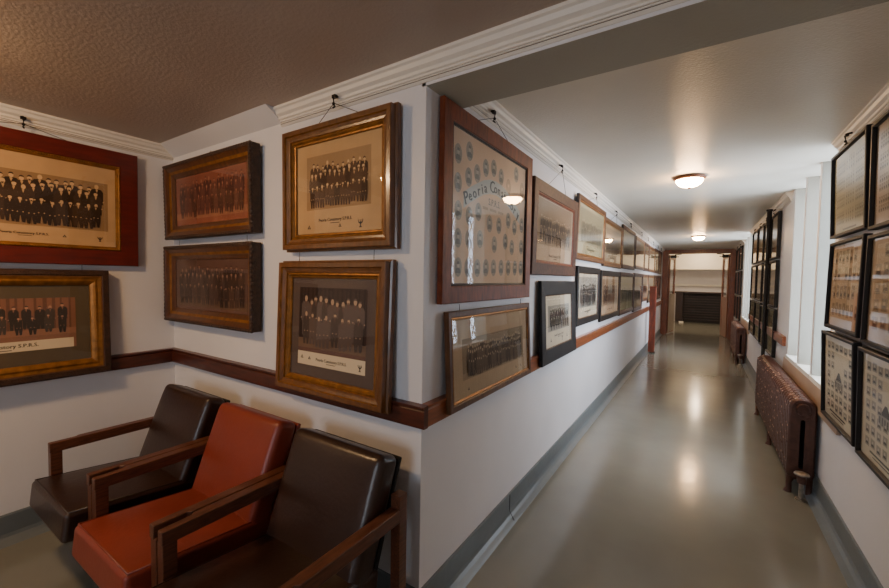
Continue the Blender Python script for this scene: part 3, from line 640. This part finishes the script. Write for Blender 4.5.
# ------------------------------------------------------------------ radiators
def radiator(y0, n, pitch, label, near_valve=True):
    L = n * pitch; xc = 1.606
    root = empty('radiator', (xc, y0, 0), label=label, cat='radiator', group='cast iron radiators under the windows')
    rnd = random.Random(n)
    # one section: a rounded slab with two columns, slot between, drawn as a loop
    def section(k):
        m = MB(); yc = (k + .5) * pitch; t = pitch * .47
        # rounded outline in xz
        def outline(hw, zb, zt, rr):
            pts = []
            for cx, cz, a0 in ((hw - rr, zb + rr * .6, -90), (hw - rr, zt - rr, 0), (-hw + rr, zt - rr, 90), (-hw + rr, zb + rr * .6, 180)):
                for q in range(5):
                    a = math.radians(a0 + q * 22.5); pts.append((cx + rr * math.cos(a), cz + (rr if cz > .3 else rr * .6) * math.sin(a)))
            return pts
        o = outline(.077, .10, .69, .066); i = outline(.013, .19, .54, .012); nn = len(o)
        prof = [(1.0, -t * .55), (1.0, t * .55)]
        rings = []
        for (inset, yy) in ((.016, -t), (.004, -t * .75), (0, -t * .3), (0, t * .3), (.004, t * .75), (.016, t)):
            s = [(p[0] * (1 - inset / .09), (p[1] - .395) * (1 - inset / .30) + .395) for p in o]
            rings.append([(p[0], yc + yy, p[1]) for p in s])
        vs = [v for r in rings for v in r]
        m.add(vs, [(r * nn + q, (r + 1) * nn + q, (r + 1) * nn + (q + 1) % nn, r * nn + (q + 1) % nn) for r in range(5) for q in range(nn)], RAD, True)
        for e, sgn in ((0, 1), (5, -1)):             # end faces with slot
            inn = [(p[0], rings[e][0][1], p[1]) for p in i]
            vs = rings[e] + inn
            m.add(vs, [(q, (q + 1) % nn, nn + (q + 1) % nn, nn + q) for q in range(nn)], RAD)
        inn0 = [(p[0], rings[0][0][1], p[1]) for p in i]; inn1 = [(p[0], rings[5][0][1], p[1]) for p in i]
        m.add(inn0 + inn1, [(q, (q + 1) % nn, nn + (q + 1) % nn, nn + q) for q in range(nn)], DARK)
        # raised scroll ornament down the front (corridor) face
        for q in range(8):
            z = .16 + q * .065 + rnd.uniform(-.008, .008)
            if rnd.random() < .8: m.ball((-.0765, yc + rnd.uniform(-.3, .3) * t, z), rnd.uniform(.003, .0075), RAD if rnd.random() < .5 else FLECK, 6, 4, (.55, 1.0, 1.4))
        for q in range(3):
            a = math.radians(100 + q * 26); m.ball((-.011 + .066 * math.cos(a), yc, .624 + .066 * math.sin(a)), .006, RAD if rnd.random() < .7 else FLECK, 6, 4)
        return m.build('section', root)
    for k in range(n): section(k)
    # nipples (hubs) between sections, top and bottom
    m = MB(); m.tube([(0, .004, .615), (0, L - .004, .615)], .03, RAD, 10); m.tube([(0, .004, .15), (0, L - .004, .15)], .03, RAD, 10); m.build('hub', root)
    m = MB(); m.tube([(0, -.014, .612), (0, .006, .612)], [.040, .046], RAD, 18); m.build('plug', root)
    for yy in (.5 * pitch, (n // 2 + .5) * pitch, (n - .5) * pitch):
        for s in (-1, 1):
            m = MB(); m.tube([(s * .045, yy, .13), (s * .056, yy, .07), (s * .054, yy, .03), (s * .060, yy, .0)], [.03, .018, .018, .026], RAD, 10); m.build('leg', root)
    m = MB(); m.tube([(-.005, -.075, .0), (-.005, -.075, .13)], .014, VALVE, 12); m.tube([(-.005, -.075, 0), (-.005, -.075, .012)], .03, VALVE, 14)
    m.tube([(-.005, -.075, .15), (-.005, .01, .15)], .016, RAD, 12); m.tube([(-.005, -.075, .12), (-.005, -.075, .175)], .026, RAD, 14); m.build('valve', root)
    m = MB(); m.lathe([(.0, .190), (.024, .190), (.040, .184), (.044, .174), (.036, .170), (0, .170)], (-.005, -.075, .005), VALVE, 16); m.build('valve_knob', root)
radiator(2.36, 31, .066, 'long brown cast iron radiator under the near window')
radiator(7.75, 24, .066, 'brown cast iron radiator under the far window')

# ------------------------------------------------------------------ armchairs
def cushion(name, w, depth, t, m_, parent, mx, bevel, front_drop=0.):
    """Upholstered slab: x width, y depth (front at -depth), z thickness; slightly crowned."""
    m = MB(); nx, ny = 8, 8; vs = []
    for side, zz in ((1, 0), (-1, -t)):
        for j in range(ny + 1):
            for i in range(nx + 1):
                u, v = i / nx * 2 - 1, j / ny * 2 - 1
                z = zz + (side * .012 * (1 - u ** 4) * (1 - v ** 4))
                vs.append(mx @ Vector((u * w / 2, -depth * j / ny, z)))
    k = (nx + 1) * (ny + 1); fs = []
    for j in range(ny):
        for i in range(nx):
            a = j * (nx + 1) + i; fs.append((a, a + nx + 1, a + nx + 2, a + 1)); b = a + k; fs.append((b, b + 1, b + nx + 2, b + nx + 1))
    per = [i for i in range(nx + 1)] + [(j + 1) * (nx + 1) + nx for j in range(ny)] + [ny * (nx + 1) + i for i in range(nx - 1, -1, -1)] + [j * (nx + 1) for j in range(ny - 1, 0, -1)]
    for q in range(len(per)): a, b = per[q], per[(q + 1) % len(per)]; fs.append((a, b, b + k, a + k))
    m.add(vs, fs, m_, True)
    return m.build(name, parent, bevel=bevel, seg=4)
def piping(w, depth, mx, parent, m_, z=0.0, e=.014):
    m = MB(); pts = [(-w/2 + e, -e, z), (-w/2 + e, -depth + e, z), (w/2 - e, -depth + e, z), (w/2 - e, -e, z)]
    m.tube([mx @ Vector(p) for p in pts], .005, m_, 6); return m.build('piping', parent)
CW = .637
def armchair(xl, leather, label):
    root = empty('armchair', (xl + CW / 2, -.02, 0), label=label, cat='armchair', group='low leather armchairs in a row')
    hx = CW / 2; aw = .048
    mp_ = mat('brown_piping', (36, 22, 17), .4) if leather is LBRN else mat('rust_piping', (112, 40, 26), .45)
    sw = CW - 2 * aw - .012
    ang = math.radians(6.0)
    mx = Matrix.Translation((0, -.20, .385)) @ Matrix.Rotation(-ang, 4, 'X')
    s = cushion('seat', sw, .60, .135, leather, root, mx, .022)
    piping(sw, .60, mx, s, mp_, -.002)
    bx = Matrix.Translation((-.008, -.082, .775)) @ Matrix.Rotation(math.radians(70), 4, 'X')
    b = cushion('backrest', sw + .01, .50, .115, leather, root, bx @ Matrix.Translation((0, 0, .0)) @ Matrix.Rotation(0, 4, 'X') @ Matrix.Translation((0, 0, .115)), .032)
    m = MB(); mb_ = bx @ Matrix.Translation((0, 0, 0))
    m.box((-sw/2 + .0, -.49, -.02), (sw/2, -.005, .0), DARK if leather is LBRN else LRED, mx=mb_); m.build('back_panel', root, bevel=.006)
    for sgn in (-1, 1):
        xa, xb = sorted((sgn * hx, sgn * (hx - aw)))
        m = MB(); notch = sgn * .014
        # arm board with a cut-back outer edge near the front
        xo, xi = sgn * hx, sgn * (hx - aw)
        poly = [(xi, -.155), (xo, -.155), (xo, -.60), (xo - notch, -.615), (xo - notch, -.725), (xi, -.725)]
        if sgn < 0: poly = poly[::-1]
        m.prism(poly, 2,   .553, .604, CHW); m.build('arm', root, bevel=.004)
        m = MB(); m.box((xa + .002, -.722, .19), (xb - .002, -.675, .560), CHW); m.build('arm_post', root, bevel=.003)
        m = MB(); m.tube([(sgn * .16, -.60, .21), (sgn * .165, -.625, .012)], [.016, .011], BLACK, 10); l = m.build('leg', root)
        g = MB(); g.tube([(sgn * .165, -.625, 0), (sgn * .165, -.625, .014)], .02, BLACK, 12); g.build('glide', l)
        m = MB(); m.box((xa + .002, -.155, .012), (xb - .002, -.108, .655), CHW); l = m.build('leg', root, bevel=.003)
        g = MB(); g.tube([((xa + xb)/2, -.13, 0), ((xa + xb)/2, -.13, .012)], .018, DARK, 12); g.build('glide', l)
        m = MB(); m.box((xa + .008, -.675, .19), (xb - .008, -.155, .235), CHW); m.build('side_rail', root, bevel=.003)
    m = MB(); m.box((-hx + aw, -.62, .20), (hx - aw, -.58, .245), CHW); m.build('cross_rail', root, bevel=.003)
    m = MB(); m.box((-hx + aw, -.19, .20), (hx - aw, -.15, .245), CHW); m.build('cross_rail', root, bevel=.003)
    return root
armchair(-1.890, LBRN, 'dark brown leather armchair deepest in the alcove, against the left wall')
armchair(-1.248, LRED, 'rust-red leather armchair between the two brown ones')
armchair(-.606, LBRN, 'dark brown leather armchair nearest the wall corner')

# ------------------------------------------------------------------ daylight, plus an added rear fill
def area(name, loc, rot, sx, sy, e, col):
    l = bpy.data.lights.new(name, 'AREA'); l.shape = 'RECTANGLE'; l.size = sx; l.size_y = sy; l.energy = e; l.color = col
    o = bpy.data.objects.new(name, l); C.objects.link(o); o.location = loc; o.rotation_euler = rot
area('daylight_near_window', (WC + .22, 3.15, 1.6), (0, PI / 2, 0), 1.8, 2.1, 170, (.83, .91, 1))
area('daylight_far_window', (WC + .22, 8.5, 1.6), (0, PI / 2, 0), 1.8, 2.1, 170, (.83, .91, 1))
area('rear_fill_light', (.45, YBACK - .5, 1.6), (PI / 2, 0, 0), 1.9, 1.7, 75, (.9, .95, 1))  # added soft fill from behind the camera
wd = bpy.data.worlds.new('sky'); wd.use_nodes = True; bpy.context.scene.world = wd
wd.node_tree.nodes['Background'].inputs[0].default_value = (.8, .9, 1, 1); wd.node_tree.nodes['Background'].inputs[1].default_value = 1.0

# ------------------------------------------------------------------ camera
cam = bpy.data.cameras.new('camera'); co = bpy.data.objects.new('camera', cam); C.objects.link(co)
yw, pt, rl = math.radians(32.8867), math.radians(-2.281), math.radians(.9357)
F = Vector((-math.sin(yw) * math.cos(pt), math.cos(yw) * math.cos(pt), math.sin(pt))); R = Vector((math.cos(yw), math.sin(yw), 0)); U = R.cross(F)
R2 = R * math.cos(rl) + U * math.sin(rl); U2 = -R * math.sin(rl) + U * math.cos(rl)
mx = Matrix((R2, U2, -F)).transposed().to_4x4(); mx.translation = (.977, -1.3479, 1.5); co.matrix_world = mx
cam.sensor_width = 36; cam.lens = 36 * 398.474 / 889; cam.clip_start = .02
bpy.context.scene.camera = co
sc = bpy.context.scene
sc.view_settings.view_transform = 'AgX'; sc.view_settings.look = 'AgX - Base Contrast'; sc.view_settings.exposure = .12
